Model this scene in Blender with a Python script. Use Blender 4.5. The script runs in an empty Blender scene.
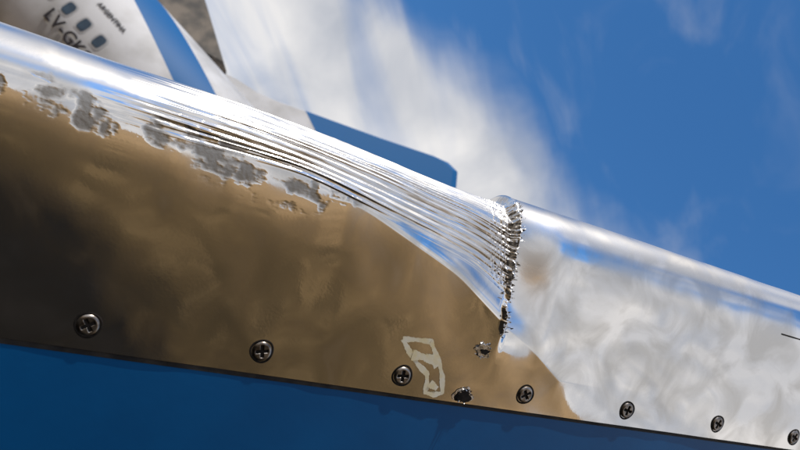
import bpy, math, random
import numpy as np
from mathutils import Vector, Matrix
random.seed(4); rng=np.random.default_rng(7)
sc=bpy.context.scene
sc.view_settings.view_transform='Standard'; sc.view_settings.look='None'; sc.view_settings.exposure=0
def V(l): return np.array(l,dtype=float)
# ---------------------------------------------------------------- camera
pitch=math.asin(0.501); roll=math.radians(47.8)
F=V([0,math.cos(pitch),math.sin(pitch)]); up0=V([0,-math.sin(pitch),math.cos(pitch)]); X0=V([1.,0,0])
CR=math.cos(roll)*X0+math.sin(roll)*up0
CU=math.cos(roll)*up0-math.sin(roll)*X0
CAM=V([0,0,1.7])
cam=bpy.data.cameras.new('camera'); co=bpy.data.objects.new('camera',cam); sc.collection.objects.link(co)
cam.sensor_width=36; cam.lens=31.5; cam.clip_start=0.01; cam.clip_end=6000
cam.dof.use_dof=True; cam.dof.focus_distance=.38; cam.dof.aperture_fstop=20
m=Matrix(((CR[0],CU[0],-F[0],CAM[0]),(CR[1],CU[1],-F[1],CAM[1]),(CR[2],CU[2],-F[2],CAM[2]),(0,0,0,1)))
co.matrix_world=m; sc.camera=co
# ---------------------------------------------------------------- winglet frame (metres, world)
def vec(a,b,c): return a*CR+b*CU+c*F
ORG=CAM+vec(-.1337,-.0429,.3)
DS=vec(.0676,-.0172,.0305)        # one screw pitch along the span
Nn=vec(.412,0,-.911); D1=DS/np.linalg.norm(DS); Nn=Nn-D1*np.dot(Nn,D1); Nn/=np.linalg.norm(Nn)
W=np.cross(D1,Nn); 
if np.dot(W,CU)<0: W=-W
# ---------------------------------------------------------------- helpers
def new_mat(name):
    mt=bpy.data.materials.new(name); mt.use_nodes=True
    return mt,mt.node_tree.nodes,mt.node_tree.links,mt.node_tree.nodes['Principled BSDF']
def mat_noise(name,c1,c2,scale=8,rough=.5,metal=0,detail=5,lo=.35,hi=.65,bumpd=0):
    mt,nd,lk,pb=new_mat(name); tc=nd.new('ShaderNodeTexCoord'); nz=nd.new('ShaderNodeTexNoise'); nz.inputs['Scale'].default_value=scale; nz.inputs['Detail'].default_value=detail
    lk.new(tc.outputs['Object'],nz.inputs['Vector']); cr=nd.new('ShaderNodeValToRGB'); e=cr.color_ramp.elements
    e[0].position=lo; e[1].position=hi; e[0].color=(*c1,1); e[1].color=(*c2,1); lk.new(nz.outputs[0],cr.inputs[0]); lk.new(cr.outputs[0],pb.inputs['Base Color'])
    pb.inputs['Roughness'].default_value=rough; pb.inputs['Metallic'].default_value=metal
    if bumpd:
        b=nd.new('ShaderNodeBump'); b.inputs['Distance'].default_value=bumpd; lk.new(nz.outputs[0],b.inputs['Height']); lk.new(b.outputs[0],pb.inputs['Normal'])
    return mt
def mesh_obj(name,verts,faces,mat=None,parent=None,smooth=True):
    me=bpy.data.meshes.new(name); me.from_pydata([tuple(v) for v in verts],[],[tuple(f) for f in faces]); me.update()
    o=bpy.data.objects.new(name,me); sc.collection.objects.link(o)
    if mat: me.materials.append(mat)
    if smooth: me.polygons.foreach_set('use_smooth',[True]*len(me.polygons))
    if parent: o.parent=parent
    return o
def empty(name):
    e=bpy.data.objects.new(name,None); sc.collection.objects.link(e); return e
LAT=[rng.random((128,128)) for _ in range(8)]
def vnoise(x,y,k=0):
    L=LAT[k%8]; xi=np.floor(x).astype(int); yi=np.floor(y).astype(int); fx=x-xi; fy=y-yi
    fx=fx*fx*fx*(fx*(fx*6-15)+10); fy=fy*fy*fy*(fy*(fy*6-15)+10)
    a=L[xi%128,yi%128]; b=L[(xi+1)%128,yi%128]; c=L[xi%128,(yi+1)%128]; d=L[(xi+1)%128,(yi+1)%128]
    return (a*(1-fx)+b*fx)*(1-fy)+(c*(1-fx)+d*fx)*fy
def fbm(x,y,k=0,o=4):
    r=0;a=.5;t=0
    for i in range(o):
        r=r+a*vnoise(x*2**i+17*i,y*2**i+31*i,k+i); t+=a; a*=.5
    return r/t
def ss(a,b,x):
    t=np.clip((x-a)/(b-a),0,1); return t*t*(3-2*t)
def bump(x,c,w): return np.exp(-((x-c)/w)**2)
def sinterp(x,xp,fp,wd):     # smoothed interpolation table
    g=np.linspace(-4,13,3401); y=np.interp(g,xp,fp); n=int(wd/.005)|1; k=np.hanning(n+2)[1:-1]; k/=k.sum()
    y=np.convolve(np.pad(y,n//2,mode='edge'),k,mode='valid'); return np.interp(x,g,y)
# ---------------------------------------------------------------- leading edge profile
kq=V([-.6,-.011,0,.035,.07,.090,.105,.122,.14,.172,.23,.8]); kp=np.radians([-12,-10,-9,-7,-4,4,31,68,98,140,170,176])
QF=np.linspace(-.6,.8,14001); PH=np.interp(QF,kq,kp)
ker=np.hanning(301); ker/=ker.sum(); PHs=np.convolve(np.pad(PH,150,mode='edge'),ker,mode='valid')
dq=QF[1]-QF[0]; WW=np.cumsum(np.cos(PHs))*dq; NN=-np.cumsum(np.sin(PHs))*dq
i0=np.argmin(abs(QF)); WW-=WW[i0]; NN-=NN[i0]
def prof(q): return np.interp(q,QF,WW),np.interp(q,QF,NN),np.interp(q,QF,PHs)
def base(S,Q):
    w,n,p=prof(Q); k=1-.026*S
    P=ORG+S[...,None]*DS+(k*w)[...,None]*W+(k*n)[...,None]*Nn
    Nv=np.cos(p)[...,None]*Nn+np.sin(p)[...,None]*W
    return P,Nv
def qb(S): return sinterp(S,[-1,.1,1.0,1.43,2.19,2.65,2.9,3.5],[.095,.088,.086,.080,.060,.0385,.030,.0],.35)
def displ(S,Q):
    h=np.zeros_like(S); far=1-.6*ss(2.7,3.6,S)
    h+=.0011*(fbm(S*1.3+3,Q*14,0,2)-.5)*far
    h+=.00034*(fbm(S*3.1+9,Q*30,1,2)-.5)
    h+=.00070*(fbm(S*2.2,Q*45+S*1.5,5,2)-.5)*ss(2.8,3.3,S)*(1-ss(4.9,5.4,S))*(1-ss(.04,.06,Q))
    before=1-ss(2.60,2.66,S)
    b=qb(S); grow=ss(.2,2.6,S)
    h-=before*grow*.0065*ss(0,.075,Q-b)*(1-ss(.15,.2,Q))
    # crest of the crease: skin pushed out below the flattened band
    bb=np.maximum(b,.012); t=np.clip((Q+.011)/(bb+.011),0,1)
    cre=np.where(Q<bb,t**1.6,np.exp(-((Q-bb)/(.012+.02*ss(2.6,3.0,S)))**2*1.0))
    h+=.0042*ss(.5,2.0,S)*(1-.45*ss(2.62,3.0,S))*(1-ss(2.95,3.75,S))*cre*(1-ss(.12,.14,Q))
    # scrape furrows: irregular comb of fine grooves running along the span
    q0=sinterp(S,[0,1,2.44,2.66],[.088,.088,.066,.052],.8); q1=.132
    g=(Q-q0)/(q1-q0); gw=g+.035*(fbm(S*.9,g*5,2,2)-.5)*2
    gg=gw*16+.9*(vnoise(gw*0+2.2,gw*9,4)-.5)*2
    saw=gg-np.floor(gg); sh=np.where(saw<.65,saw/.65,(1-saw)/.35)
    per=vnoise(np.floor(gg)+.5,S*1.1,3)
    env=ss(-.02,.06,g)*(1-ss(.98,1.1,g))*ss(.05,.9,S+.5*vnoise(np.floor(gg)+.5,S*0+3.3,5))*before
    fine=fbm(S*.8+5,gw*26,6,2)-.5
    fine2=fbm(S*1.6+1,gw*55,1,2)-.5
    h+=env*(.0009*(sh-.5)*(.3+.9*per)+.0008*fine+.0005*fine2+.0004*(fbm(S*6,gg*2,4,3)-.5))
    rip=fbm(S*45,Q*160,6,3)-.5
    h+=ss(2.35,2.62,S)*before*ss(-.02,.1,g)*(1-ss(.98,1.1,g))*.0018*rip
    # piled ridge
    sc0=2.65+.09*(fbm(Q*70,Q*0+2,5,2)-.5)
    rq=ss(.030,.037,Q)*(1-ss(.108,.128,Q)); wid=.021+.006*ss(.07,.11,Q)
    h+=rq*bump(S,sc0,wid)*(.0012+.0045*(fbm(S*18,Q*330,2,3)-.4))
    # hollow behind the ridge
    h-=.0036*ss(2.64,2.70,S)*(1-ss(2.72,3.9,S)**.8)*ss(.015,.07,Q)*(1-ss(.095,.14,Q))
    h-=.0032*ss(2.64,2.70,S)*(1-ss(2.70,3.08,S))*ss(.022,.05,Q)*(1-ss(.07,.13,Q))
    return h
def wear(S,Q):
    n=fbm(S*3.5+Q*25,Q*170,3,6); n3=fbm(S*14,Q*120,0,5); n2=fbm(S*2.5,Q*30,6,3)
    m1=(1-ss(.2,.8,S))*bump(Q,.088-.002*(S+.2),.009)
    m2=bump(S,.95,.46)*bump(Q,.081,.0100)
    m=np.clip((m1+m2),0,1)
    return ss(.500,.625,n*.45+.35*n3+.2*n2+.22*(m-.62))*ss(.1,.6,m)
Sg=np.concatenate([np.linspace(-3,-1,40,endpoint=False),np.linspace(-1,2.3,560,endpoint=False),np.linspace(2.3,3.1,330,endpoint=False),np.linspace(3.1,7,300,endpoint=False),np.linspace(7,12,50)])
Qg=np.concatenate([np.linspace(-.011,.03,80,endpoint=False),np.linspace(.03,.14,420,endpoint=False),np.linspace(.14,.262,50)])
S,Q=np.meshgrid(Sg,Qg,indexing='ij')
P,Nv=base(S,Q); H=displ(S,Q); WR=wear(S,Q)
H=H-.00018*WR+.00008*WR*(fbm(S*40,Q*500,4,2)-.5)
P=P+H[...,None]*Nv
ns,nq=S.shape
def quads(ns,nq):
    idx=np.arange(ns*nq).reshape(ns,nq); return np.stack([idx[:-1,:-1],idx[1:,:-1],idx[1:,1:],idx[:-1,1:]],-1).reshape(-1,4)
fc=quads(ns,nq)
def fast_mesh(name,co_,fc_,mat,parent):
    me=bpy.data.meshes.new(name); me.vertices.add(len(co_)); me.vertices.foreach_set('co',co_.astype(np.float32).ravel())
    me.loops.add(fc_.size); me.loops.foreach_set('vertex_index',fc_.astype(np.int32).ravel())
    me.polygons.add(len(fc_)); me.polygons.foreach_set('loop_start',(np.arange(len(fc_))*4).astype(np.int32))
    me.polygons.foreach_set('loop_total',np.full(len(fc_),4,dtype=np.int32))
    me.update(calc_edges=True); me.validate()
    me.polygons.foreach_set('use_smooth',[True]*len(me.polygons))
    o=bpy.data.objects.new(name,me); sc.collection.objects.link(o); me.materials.append(mat); o.parent=parent
    return o
winglet=empty('aircraft_winglet')
metal,nd,lk,pb=new_mat('polished_aluminium')
pb.inputs['Metallic'].default_value=1
at=nd.new('ShaderNodeAttribute'); at.attribute_name='wear'
at2=nd.new('ShaderNodeAttribute'); at2.attribute_name='scrape'
tc=nd.new('ShaderNodeTexCoord')
nz=nd.new('ShaderNodeTexNoise'); nz.inputs['Scale'].default_value=35; nz.inputs['Detail'].default_value=7; nz.inputs['Distortion'].default_value=.8
lk.new(tc.outputs['Object'],nz.inputs['Vector'])
mr=nd.new('ShaderNodeMapRange'); mr.inputs[1].default_value=.38; mr.inputs[2].default_value=.68; mr.inputs[3].default_value=.045; mr.inputs[4].default_value=.19
lk.new(nz.outputs[0],mr.inputs[0])
mx=nd.new('ShaderNodeMath'); mx.operation='MULTIPLY_ADD'; lk.new(at.outputs['Fac'],mx.inputs[0]); mx.inputs[1].default_value=.30; lk.new(mr.outputs[0],mx.inputs[2])
mx2=nd.new('ShaderNodeMath'); mx2.operation='ADD'; lk.new(at2.outputs['Fac'],mx2.inputs[0]); lk.new(mx.outputs[0],mx2.inputs[1])
lk.new(mx2.outputs[0],pb.inputs['Roughness'])
cm=nd.new('ShaderNodeMix'); cm.data_type='RGBA'; cm.inputs[7].default_value=(.31,.30,.285,1)
dr=nd.new('ShaderNodeValToRGB'); dr.color_ramp.elements[0].position=.4; dr.color_ramp.elements[1].position=.62; dr.color_ramp.elements[0].color=(.88,.86,.84,1); dr.color_ramp.elements[1].color=(.66,.635,.60,1); lk.new(nz.outputs[0],dr.inputs[0]); lk.new(dr.outputs[0],cm.inputs[6])
lk.new(at.outputs['Fac'],cm.inputs[0]); lk.new(cm.outputs[2],pb.inputs['Base Color'])
nz2=nd.new('ShaderNodeTexNoise'); nz2.inputs['Scale'].default_value=700; nz2.inputs['Detail'].default_value=2; lk.new(tc.outputs['Object'],nz2.inputs['Vector'])
bp=nd.new('ShaderNodeBump'); bp.inputs['Distance'].default_value=.0004; lk.new(nz2.outputs[0],bp.inputs['Height'])
bs=nd.new('ShaderNodeMath'); bs.operation='MULTIPLY_ADD'; lk.new(at.outputs['Fac'],bs.inputs[0]); bs.inputs[1].default_value=.2; bs.inputs[2].default_value=.018
lk.new(bs.outputs[0],bp.inputs['Strength']); lk.new(bp.outputs[0],pb.inputs['Normal'])
le=fast_mesh('polished_leading_edge',P.reshape(-1,3),fc,metal,winglet)
f=fc[len(fc)//3]; a=P.reshape(-1,3)
if np.dot(np.cross(a[f[1]]-a[f[0]],a[f[2]]-a[f[0]]),Nv.reshape(-1,3)[f[0]])<0: le.data.flip_normals()
att=le.data.attributes.new('wear','FLOAT','POINT'); att.data.foreach_set('value',WR.astype(np.float32).ravel())
g0=sinterp(S,[0,1,2.44,2.66],[.086,.088,.064,.045],.6)
SCR=.17*ss(0,.01,Q-g0)*(1-ss(.13,.14,Q))*ss(.2,1.0,S)*(1-ss(2.66,2.74,S))*(.7+.6*fbm(S*2,Q*400,5,2))+.20*ss(.095,.115,Q)*(1-.6*ss(.2,1.0,S)*(1-ss(2.66,2.74,S)))
SCR=SCR+.13*ss(2.66,2.74,S)*(1-ss(2.9,3.3,S))*ss(.02,.05,Q)*(1-ss(.10,.12,Q))
SCR=SCR+.06*ss(3.0,3.6,S)*ss(.05,.09,Q)
att=le.data.attributes.new('scrape','FLOAT','POINT'); att.data.foreach_set('value',SCR.astype(np.float32).ravel())
# blue skin
blue,nd,lk,pb=new_mat('blue_paint')
pb.inputs['Roughness'].default_value=.42; pb.inputs['Specular IOR Level'].default_value=.35
tc=nd.new('ShaderNodeTexCoord'); nz=nd.new('ShaderNodeTexNoise'); nz.inputs['Scale'].default_value=25; nz.inputs['Detail'].default_value=8; lk.new(tc.outputs['Object'],nz.inputs['Vector'])
cr=nd.new('ShaderNodeValToRGB'); cr.color_ramp.elements[0].color=(.0,.088,.27,1); cr.color_ramp.elements[1].color=(.0,.104,.31,1); cr.color_ramp.elements[0].position=.35; cr.color_ramp.elements[1].position=.7
lk.new(nz.outputs[0],cr.inputs[0]); lk.new(cr.outputs[0],pb.inputs['Base Color'])
nzb=nd.new('ShaderNodeTexNoise'); nzb.inputs['Scale'].default_value=260; nzb.inputs['Detail'].default_value=2; lk.new(tc.outputs['Object'],nzb.inputs['Vector'])
bb_=nd.new('ShaderNodeBump'); bb_.inputs['Distance'].default_value=.0003; bb_.inputs['Strength'].default_value=.12; lk.new(nzb.outputs[0],bb_.inputs['Height']); lk.new(bb_.outputs[0],pb.inputs['Normal'])
def strip(nm,sg,qg,off,mat):
    S2,Q2=np.meshgrid(sg,qg,indexing='ij'); P2,N2=base(S2,Q2); P2=P2-off*N2
    fast_mesh(nm,P2.reshape(-1,3),quads(*S2.shape),mat,winglet)
Sb=np.linspace(-3,12,120)
strip('painted_skin_front',Sb,np.linspace(-.40,-.0118,60),.0008,blue)
strip('painted_skin_back',Sb,np.linspace(.2628,.62,60),.0008,blue)
seal=mat_noise('dark_sealant',(.01,.01,.012),(.04,.035,.03),120,.8)
strip('joint_sealant',np.linspace(-3,12,400),np.linspace(-.0134,-.0100,4),.0006,seal)
def surf(s,q):
    def pt(s,q):
        s_=V([s]);q_=V([q]); p,n=base(s_,q_); return p[0]+displ(s_,q_)[0]*n[0],n[0]
    p,n=pt(s,q); e=.004
    p1,_=pt(s+.05,q); p2,_=pt(s,q+e); p3,_=pt(s-.05,q); p4,_=pt(s,q-e)
    tx=(p1-p3); tx/=np.linalg.norm(tx); ty=p2-p4; nn=np.cross(tx,ty); nn/=np.linalg.norm(nn)
    if np.dot(nn,n)<0: nn=-nn
    ty=np.cross(nn,tx); 
    if np.dot(ty,W)<0 and q<.1: ty=-ty
    return p,tx,ty,nn
# screws
screwm=mat_noise('screw_steel',(.12,.10,.085),(.38,.35,.32),260,.32,1)
recess=mat_noise('screw_recess_dark',(.010,.009,.008),(.035,.03,.027),200,.8)  # near-black colour shared by slots, seats, puncture discs and joint line
recess.node_tree.nodes['Principled BSDF'].inputs['Specular IOR Level'].default_value=.1
def screw(s,q,rad=.0047,rot=.3):
    p,tx,ty,nn=surf(s,q)
    vs=[];fs=[];mi=[]
    c,sn=math.cos(rot),math.sin(rot)
    R=[0]+[rad*(i/22) for i in range(1,23)]; A=72; top=.0010
    def hh(r,th):
        x=r*math.cos(th); y=r*math.sin(th); u=x*c+y*sn; v=-x*sn+y*c
        arm=rad*.68; wd=rad*.15
        def slot(u,v):
            a=max(0,min(1,(arm-abs(u))/(rad*.12))); b=max(0,min(1,(wd-abs(v))/(rad*.07)+.5)); return a*b
        d=max(slot(u,v),slot(v,u)); 
        edge=max(0,(r-rad*.75)/(rad*.25))
        return top-.0007*d-.0008*edge**2, d
    vs.append(tuple(p+nn*(top-.0007))); 
    dv=[1.0]
    for r in R[1:]:
        for k in range(A):
            th=2*math.pi*k/A; h,d=hh(r,th); vs.append(tuple(p+tx*r*math.cos(th)+ty*r*math.sin(th)+nn*h)); dv.append(d)
    for k in range(A): fs.append((0,1+k,1+(k+1)%A)); mi.append(1)
    for j in range(21):
        for k in range(A):
            a=1+j*A+k;b=1+j*A+(k+1)%A; f=(a,a+A,b+A,b); fs.append(f); mi.append(1 if sum(dv[i] for i in f)>1.2 else 0)
    o=mesh_obj('screw',vs,fs,screwm,winglet); o.data.materials.append(recess)
    for pl,mm in zip(o.data.polygons,mi): pl.material_index=mm
    vs=[];fs=[]; B=48
    prof_=[(rad*.99,-.0003),(rad*1.04,.00015),(rad*1.14,.00025),(rad*1.24,.00005)]
    for (r,h) in prof_:
        for k in range(B):
            th=2*math.pi*k/B; rr=r*(1+.03*math.sin(3*th+s*5)); vs.append(tuple(p+tx*rr*math.cos(th)+ty*rr*math.sin(th)+nn*h))
    for j in range(3):
        for k in range(B):
            a=j*B+k;b=j*B+(k+1)%B; fs.append((a,a+B,b+B,b))
    mesh_obj('screw_seat',vs,fs,recess,winglet)
for i in range(-2,11):
    screw(i+[0,.01,-.005,.01][i%4],0+[0,.0006,-.0004,0][i%4],rot=random.uniform(0,1.5))
# torn metal flakes along the buckle
flakem=mat_noise('torn_aluminium',(.40,.39,.38),(.82,.81,.80),500,.26,1,bumpd=.0002)
def ribbon(p,d,s_,n,L,wd,curl,twist):
    k=6; b=len(vs)
    for i in range(k+1):
        t=i/k; c=p+d*L*t*math.cos(curl*t)+n*L*t*math.sin(curl*t)
        sd=s_*math.cos(twist*t)+n*math.sin(twist*t); wv=wd*(1-.6*t*t)
        vs.append(tuple(c-sd*wv*.5)); vs.append(tuple(c+sd*wv*.5))
    for i in range(k): fs.append((b+2*i,b+2*i+1,b+2*i+3,b+2*i+2))
vs=[];fs=[]
for i in range(210):
    q=random.uniform(.031,.075) if i<105 else (random.uniform(.06,.118) if i<165 else random.uniform(.09,.120))
    s=2.65+random.gauss(0,.021)+(.05*random.random() if q>.09 else 0)
    p,tx,ty,nn=surf(s,q); an=random.gauss(0,.4)+(0 if random.random()<.5 else math.pi)
    d=tx*math.cos(an)+ty*math.sin(an); sd=np.cross(nn,d)
    ribbon(p-nn*.0004,d,sd,nn,random.uniform(.0013,.0034),random.uniform(.0006,.0015),random.uniform(.1,1.0),random.uniform(-1.2,1.2))
mesh_obj('torn_metal_flakes',vs,fs,flakem,winglet)
def blob(name,s,q,r1,r2,mat,lift,seed,n=30,jag=.35):
    p,tx,ty,nn=surf(s,q); rr=random.Random(seed); v=[tuple(p+nn*lift)]; f=[]
    ph=[rr.random()*6.28 for _ in range(4)]
    for k in range(n):
        th=2*math.pi*k/n; j=1+jag*(math.sin(2*th+ph[0])*.5+math.sin(3*th+ph[1])*.4+math.sin(5*th+ph[2])*.3+rr.uniform(-.25,.25))
        v.append(tuple(p+tx*r1*j*math.cos(th)+ty*r2*j*math.sin(th)+nn*lift))
    for k in range(n): f.append((0,1+k,1+(k+1)%n))
    return mesh_obj(name,v,f,mat,winglet)
blob('puncture_lip',2.50,-.0058,.0054,.0046,flakem,.0004,3)
blob('puncture',2.50,-.0065,.0042,.0040,recess,.0007,3)
blob('puncture_edge',2.54,.022,.0048,.0034,flakem,.0005,5)
blob('puncture_pit',2.555,.0215,.0022,.0016,recess,.0009,8)
vs=[];fs=[]
for i in range(44):
    s,q=(2.50,-.0065) if i<18 else (2.54,.022)
    p,tx,ty,nn=surf(s,q); th=random.uniform(0,6.28); d=tx*math.cos(th)+ty*math.sin(th)
    ribbon(p+d*.0028,d,np.cross(nn,d),nn,random.uniform(.001,.003),random.uniform(.0006,.0016),random.uniform(.2,1.3),random.uniform(-.8,.8))
mesh_obj('puncture_burrs',vs,fs,flakem,winglet)
creamm=mat_noise('painted_reflection',(.93,.80,.48),(.97,.92,.76),160,.4)  # cream colour that paints a bright reflection onto the metal
def stroke(name,pts,wd,mat,lift=.00025,jit=.12):
    vs=[];fs=[];path=[]
    for (a,b) in zip(pts[:-1],pts[1:]):
        for i in range(10): path.append((a[0]+(b[0]-a[0])*i/10,a[1]+(b[1]-a[1])*i/10))
    path.append(pts[-1]); fr=[surf(*x) for x in path]
    for i,(p,tx,ty,nn) in enumerate(fr):
        d=fr[min(i+1,len(fr)-1)][0]-fr[max(i-1,0)][0]; d/=np.linalg.norm(d); sd=np.cross(nn,d); w_=wd*(1+.25*math.sin(i*.37+1)+random.uniform(-jit,jit))
        vs.append(tuple(p-sd*w_/2+nn*lift)); vs.append(tuple(p+sd*w_/2+nn*lift))
        if i: b=2*i; fs.append((b-2,b-1,b+1,b))
    return mesh_obj(name,vs,fs,mat,winglet)
stroke('painted_reflection_mark',[(1.92,.0195),(2.02,.0207),(2.13,.0212),(2.17,.017),(2.24,.010),(2.29,.003),(2.33,-.0065),(2.27,-.0082),(2.20,-.0078),(2.19,-.002),(2.17,.003),(2.08,.0075),(2.0,.013),(1.92,.0195)],.0026,creamm)  # raised ribbons drawn in place of a glowing reflected shape
stroke('painted_reflection_smear',[(2.02,.0120),(2.10,.0120),(2.18,.0115),(2.23,.008)],.0044,creamm,.0004)
stroke('painted_reflection_smear',[(2.21,-.002),(2.28,-.0045)],.0034,creamm,.0004)
stroke('skin_joint_line',[(5.5,.078),(6.2,.0775),(8,.077),(12,.077)],.0008,recess)
# ---------------------------------------------------------------- airliner behind
plane=empty('parked_airliner')
YC=11.1
whitem,nd,lk,pb=new_mat('airliner_paint'); pb.inputs['Roughness'].default_value=.55; pb.inputs['Specular IOR Level'].default_value=.25
tc=nd.new('ShaderNodeTexCoord'); sx=nd.new('ShaderNodeSeparateXYZ'); lk.new(tc.outputs['Object'],sx.inputs[0])
def MM(nd,lk,op,a,b=None,c=None):
    n=nd.new('ShaderNodeMath'); n.operation=op
    for i,x in enumerate((a,b,c)):
        if x is None: continue
        if isinstance(x,(int,float)): n.inputs[i].default_value=x
        else: lk.new(x,n.inputs[i])
    return n.outputs[0]
A_=lambda *k: MM(nd,lk,*k)
ma=A_('MULTIPLY_ADD',sx.outputs['X'],.325,sx.outputs['Z'])
msk=A_('MAXIMUM',A_('MULTIPLY',A_('GREATER_THAN',ma,4.80),A_('LESS_THAN',ma,5.40)),A_('GREATER_THAN',ma,7.33))
nz=nd.new('ShaderNodeTexNoise'); nz.inputs['Scale'].default_value=1.6; nz.inputs['Detail'].default_value=6; lk.new(tc.outputs['Object'],nz.inputs['Vector'])
cr=nd.new('ShaderNodeValToRGB'); cr.color_ramp.elements[0].color=(.34,.34,.34,1); cr.color_ramp.elements[1].color=(.54,.55,.58,1); cr.color_ramp.elements[0].position=.3; cr.color_ramp.elements[1].position=.6
lk.new(nz.outputs[0],cr.inputs[0])
mm=nd.new('ShaderNodeMix'); mm.data_type='RGBA'; lk.new(msk,mm.inputs[0]); lk.new(cr.outputs[0],mm.inputs[6]); mm.inputs[7].default_value=(.0,.095,.29,1); lk.new(mm.outputs[2],pb.inputs['Base Color'])
FX=[-25,-24.6,-23.8,-22.5,-21,-19,-10,-5,-4,-3,-2,-1,0,.8,1.4,1.6]
FR=[.02,.35,.75,1.1,1.35,1.45,1.45,1.45,1.42,1.34,1.2,1.0,.75,.5,.25,.08]
FZ=[5.5,5.52,5.6,5.7,5.82,5.9,5.9,5.9,5.93,6.0,6.1,6.25,6.42,6.58,6.68,6.7]
def fus(x): return np.interp(x,FX,FR),np.interp(x,FX,FZ)
xs=np.concatenate([np.linspace(-25,-19,30),np.linspace(-18.5,-5,28),np.linspace(-4.8,1.6,50)])
A=64; vs=[];fs=[]
for x in xs:
    r,z=fus(x)
    for k in range(A):
        th=2*math.pi*k/A; vs.append((x,YC-r*math.cos(th),z+r*math.sin(th)))
for j in range(len(xs)-1):
    for k in range(A):
        a=j*A+k;b=j*A+(k+1)%A; fs.append((a,a+A,b+A,b))
mesh_obj('fuselage',vs,fs,whitem,plane)
def slab(name,outline,y0,thick,mat):
    n=len(outline); cx=sum(p[0] for p in outline)/n; cz=sum(p[1] for p in outline)/n
    vs=[];fs=[]
    for (yy,k) in ((-thick/2,.93),(-thick*.3,.985),(0,1),(thick*.3,.985),(thick/2,.93)):
        for (x,z) in outline: vs.append((cx+(x-cx)*k,y0+yy,cz+(z-cz)*k))
    for j in range(4):
        for k in range(n): a=j*n+k;b=j*n+(k+1)%n; fs.append((a,b,b+n,a+n))
    fs.append(tuple(range(n))[::-1]); fs.append(tuple(range(4*n,5*n)))
    return mesh_obj(name,vs,fs,mat,plane,smooth=False)
slab('tail_fin',[(-4.6,7.25),(-4.05,7.55),(-3.6,7.69),(-3.17,7.93),(-2.63,8.30),(-1.47,9.06),(-.55,9.70),(-.25,9.86),(.0,9.88),(.1,9.75),(.5,9.2),(1.1,7.4),(1.0,6.7),(-1,6.8),(-3.5,7.0)],YC,.2,whitem)
darkm=mat_noise('antenna_fairing_paint',(.035,.032,.03),(.15,.125,.10),2.5,.6,lo=.42,hi=.6)
slab('antenna_fairing',[(-4.05,7.52),(-5.26,8.12),(-6.4,8.65),(-7.4,8.7),(-8.6,8.2),(-9.2,7.1),(-5.,7.1)],YC,.5,darkm)
glass=mat_noise('cabin_window',(.02,.04,.07),(.04,.08,.13),3,.1)
rim=mat_noise('window_rim',(.36,.37,.39),(.42,.43,.45),3,.4)
vs=[];fs=[];vr=[];fr_=[]
def rrect(x,z,w,h,off,V_,F_):
    r,zc=fus(x); b=len(V_); n=24
    for k in range(n):
        th=2*math.pi*k/n; c,s=math.cos(th),math.sin(th); e=.5
        xx=x+w*math.copysign(abs(c)**e,c); zz=z+h*math.copysign(abs(s)**e,s); rr=r+off
        V_.append((xx,YC-math.sqrt(rr*rr-(zz-zc)**2),zz))
    F_.append(tuple(range(b,b+n)))
for i in range(44):
    x=-4.99-.33*i
    rrect(x,5.60,.100,.130,.004,vr,fr_); rrect(x,5.60,.072,.100,.010,vs,fs)
mesh_obj('window_rims',vr,fr_,rim,plane,False); mesh_obj('cabin_windows',vs,fs,glass,plane,False)
ink=mat_noise('registration_paint',(.02,.02,.03),(.04,.04,.05),3,.5)
def text(body,x,z,size,name,tilt=0):
    r,zc=fus(x); th=math.asin((z-zc)/r); c=bpy.data.curves.new(name,'FONT'); c.body=body; c.size=size; c.extrude=.004; c.offset=size*.016; c.space_character=1.06
    o=bpy.data.objects.new(name,c); sc.collection.objects.link(o); o.location=(x,YC-(r+.014)*math.cos(th),zc+(r+.014)*math.sin(th))
    o.rotation_euler=(Matrix.Rotation(math.pi/2-th,3,'X')@Matrix.Rotation(tilt,3,'Z')).to_euler()
    c.materials.append(ink); o.parent=plane
text('LV-GKS',-5.80,5.28,.27,'registration',math.radians(-3))
text('ARGENTINA',-5.50,5.97,.10,'country_name')
def plate(name,pts,th,mat):
    vs=[(x,y,z+th*.5*(k)) for k in (-1,1) for (x,y,z) in pts]; n=len(pts); fs=[tuple(range(n))[::-1],tuple(range(n,2*n))]+[(k,(k+1)%n,(k+1)%n+n,k+n) for k in range(n)]
    o=mesh_obj(name,vs,fs,mat,plane,False); b=o.modifiers.new('b','BEVEL'); b.width=th*.4; b.segments=3; return o
for sg,nm in ((-1,'near'),(1,'far')):
    plate('stabiliser_'+nm,[(-1.2,YC+sg*.8,6.3),(.6,YC+sg*3.4,6.35),(1.2,YC+sg*3.4,6.35),(.7,YC+sg*.5,6.3)],.12,whitem)
plate('wing_far',[(-17,YC+1,5.0),(-11,YC+12,5.8),(-10,YC+12,5.8),(-12,YC+1,5.0)],.3,whitem)
plate('wing_near',[(-17,YC-1,5.0),(-14,YC-6,5.4),(-11.5,YC-6,5.4),(-12,YC-1,5.0)],.3,whitem)
def cyl(name,c,ax,r,L,mat,seg=32):
    bpy.ops.mesh.primitive_cylinder_add(vertices=seg,radius=r,depth=L,location=c,rotation=(0,math.pi/2,0) if ax=='x' else ((math.pi/2,0,0) if ax=='y' else (0,0,0)))
    o=bpy.context.object; o.name=name; o.data.materials.append(mat); o.parent=plane; b=o.modifiers.new('b','BEVEL'); b.width=r*.2; b.segments=3; return o
tyre=mat_noise('tyre',(.015,.015,.015),(.03,.03,.03),20,.85)
cyl('engine_near',(-16,YC-4.2,4.2),'x',.75,2.6,whitem); cyl('engine_far',(-16,YC+4.2,4.2),'x',.75,2.6,whitem)
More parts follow.
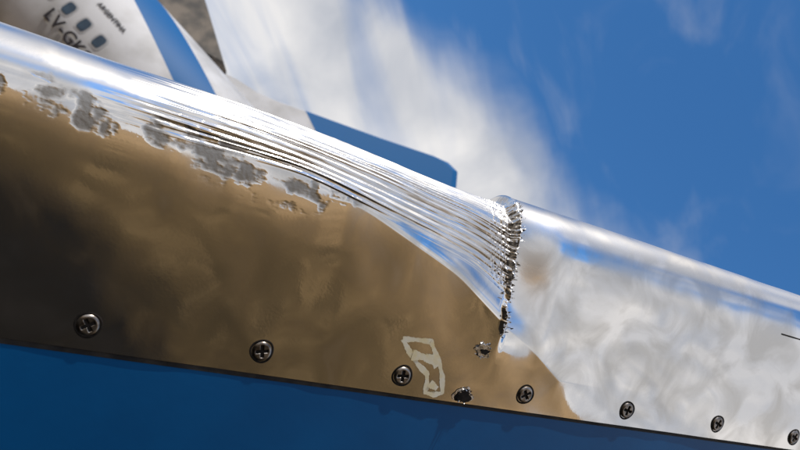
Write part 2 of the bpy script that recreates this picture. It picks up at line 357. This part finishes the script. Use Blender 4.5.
for nm,x,y in (('nose',-22,YC),('main_near',-13,YC-1.3),('main_far',-13,YC+1.3)):
    cyl('gear_leg_'+nm,(x,y,2.6),'z',.12,4.2,rim)
    for d in (-.3,.3): cyl('gear_wheel_'+nm,(x,y+d,.5),'y',.5,.3,tyre)
# ---------------------------------------------------------------- sky
w=bpy.data.worlds.new('World'); sc.world=w; w.use_nodes=True; nt=w.node_tree; nd=nt.nodes; lk=nt.links
sunv=Vector((-.3,-.52,.76)).normalized()
el=math.asin(sunv.z); az=math.atan2(sunv.x,sunv.y)
bg=nd['Background']; bg.inputs[1].default_value=.12
sky=nd.new('ShaderNodeTexSky'); sky.sky_type='NISHITA'; sky.sun_disc=False; sky.sun_elevation=el; sky.sun_rotation=az; sky.ozone_density=3.0; sky.dust_density=.2
hs=nd.new('ShaderNodeHueSaturation'); hs.inputs['Saturation'].default_value=1.26; hs.inputs['Value'].default_value=1.45; lk.new(sky.outputs[0],hs.inputs['Color'])
M=lambda *k: MM(nd,lk,*k)
def SM(x,lo,hi):
    n=nd.new('ShaderNodeMapRange'); n.interpolation_type='SMOOTHSTEP'; n.inputs[1].default_value=lo; n.inputs[2].default_value=hi; lk.new(x,n.inputs[0]); return n.outputs[0]
tc=nd.new('ShaderNodeTexCoord'); sx=nd.new('ShaderNodeSeparateXYZ'); lk.new(tc.outputs['Generated'],sx.inputs[0])
zz=M('MAXIMUM',sx.outputs[2],.10); px=M('DIVIDE',sx.outputs[0],zz); py=M('DIVIDE',sx.outputs[1],zz)
u=M('ADD',M('MULTIPLY',px,.75),M('MULTIPLY',py,.65)); v=M('SUBTRACT',M('MULTIPLY',px,.65),M('MULTIPLY',py,.75))
def NZ(x,y,z,scale,detail,dist=0,rough=.5):
    cb=nd.new('ShaderNodeCombineXYZ')
    for i,q in enumerate((x,y,z)):
        if isinstance(q,(int,float)): cb.inputs[i].default_value=q
        else: lk.new(q,cb.inputs[i])
    n=nd.new('ShaderNodeTexNoise'); n.inputs['Scale'].default_value=scale; n.inputs['Detail'].default_value=detail; n.inputs['Distortion'].default_value=dist; n.inputs['Roughness'].default_value=rough
    lk.new(cb.outputs[0],n.inputs['Vector']); return n.outputs[0]
streak=NZ(M('MULTIPLY',u,.9),M('MULTIPLY',v,3.6),0.0,1.5,4,.5,.45)
soft=NZ(px,py,3.0,2.0,5,.4)
edge=M('ADD',py,M('MULTIPLY',M('SUBTRACT',soft,.5),.55))
edge=M('ADD',edge,M('MULTIPLY',M('SUBTRACT',streak,.5),.30))
m1=M('MULTIPLY',SM(edge,1.0,1.26),M('ADD',.62,M('MULTIPLY',SM(streak,.28,.55),.38)))
X,Y,Z=sx.outputs[0],sx.outputs[1],sx.outputs[2]
cum=NZ(X,Y,M('MULTIPLY',Z,1.6),2.3,5,.3,.5)
south=M('SUBTRACT',1.0,SM(py,.1,.5))
m2=M('MULTIPLY',SM(cum,.38,.56),M('MULTIPLY',south,.78))
bank=M('MULTIPLY',M('SUBTRACT',1.0,SM(M('ADD',Z,M('MULTIPLY',M('SUBTRACT',cum,.5),-.45)),.36,.48)),south)
wisp=M('MULTIPLY',M('MULTIPLY',SM(NZ(M('MULTIPLY',u,1.5),M('MULTIPLY',v,3.0),7.0,2.2,6,.6),.5,.78),.22),SM(py,.3,.6))
haze=M('MULTIPLY',M('SUBTRACT',1.0,SM(Z,.02,.32)),.92)
mk=M('MAXIMUM',M('MAXIMUM',M('MAXIMUM',m1,m2),wisp),M('MAXIMUM',haze,bank))
shade=NZ(X,Y,Z,5.0,5,.4)
ccr=nd.new('ShaderNodeValToRGB'); lk.new(shade,ccr.inputs[0]); e=ccr.color_ramp.elements; e[0].position=.36; e[1].position=.62
e[0].color=(4.0,4.25,4.8,1); e[1].color=(7.0,6.9,6.9,1)
mix=nd.new('ShaderNodeMix'); mix.data_type='RGBA'; lk.new(mk,mix.inputs[0]); lk.new(hs.outputs[0],mix.inputs[6]); lk.new(ccr.outputs[0],mix.inputs[7])
lk.new(mix.outputs[2],bg.inputs[0])
sl=bpy.data.lights.new('sun','SUN'); sl.energy=3.6; sl.angle=math.radians(.5); sl.color=(1,.93,.82)
so=bpy.data.objects.new('sun',sl); sc.collection.objects.link(so); so.rotation_euler=(sunv).to_track_quat('Z','Y').to_euler()
# ---------------------------------------------------------------- ground: apron with near shadow painted in dark, dry earth and grass beyond
gm,nd,lk,pb=new_mat('ground'); pb.inputs['Roughness'].default_value=1; pb.inputs['Specular IOR Level'].default_value=.1
tc=nd.new('ShaderNodeTexCoord')
ln=nd.new('ShaderNodeVectorMath'); ln.operation='LENGTH'; lk.new(tc.outputs['Object'],ln.inputs[0])
def gn(s,d):
    n=nd.new('ShaderNodeTexNoise'); n.inputs['Scale'].default_value=s; n.inputs['Detail'].default_value=d; lk.new(tc.outputs['Object'],n.inputs['Vector']); return n.outputs[0]
G=lambda *k: MM(nd,lk,*k)
n1=gn(.45,6); n2=gn(1.3,7)
dd=G('MULTIPLY',ln.outputs['Value'],G('MULTIPLY_ADD',G('SUBTRACT',n1,.5),1.3,1.0))
pos=G('LOGARITHM',G('MULTIPLY',G('MAXIMUM',dd,.5),.5),15.0)
cr=nd.new('ShaderNodeValToRGB'); e=cr.color_ramp.elements; e[0].position=.19; e[0].color=(.011,.009,.007,1); e[1].color=(.42,.275,.135,1)
k=e.new(.31); k.color=(.080,.053,.022,1); k=e.new(.50); k.color=(.130,.084,.034,1); k=e.new(.74); k.color=(.26,.165,.073,1)
lk.new(pos,cr.inputs[0])
mg=nd.new('ShaderNodeMix'); mg.data_type='RGBA'; mg.blend_type='MULTIPLY'; mg.inputs[0].default_value=.85; lk.new(cr.outputs[0],mg.inputs[6])
c2=nd.new('ShaderNodeValToRGB'); c2.color_ramp.elements[0].color=(.40,.40,.34,1); c2.color_ramp.elements[0].position=.42; c2.color_ramp.elements[1].position=.58; lk.new(n2,c2.inputs[0]); lk.new(c2.outputs[0],mg.inputs[7])
lk.new(mg.outputs[2],pb.inputs['Base Color'])
mesh_obj('ground',[(-3000,-3000,0),(3000,-3000,0),(3000,3000,0),(-3000,3000,0)],[(0,1,2,3)],gm)
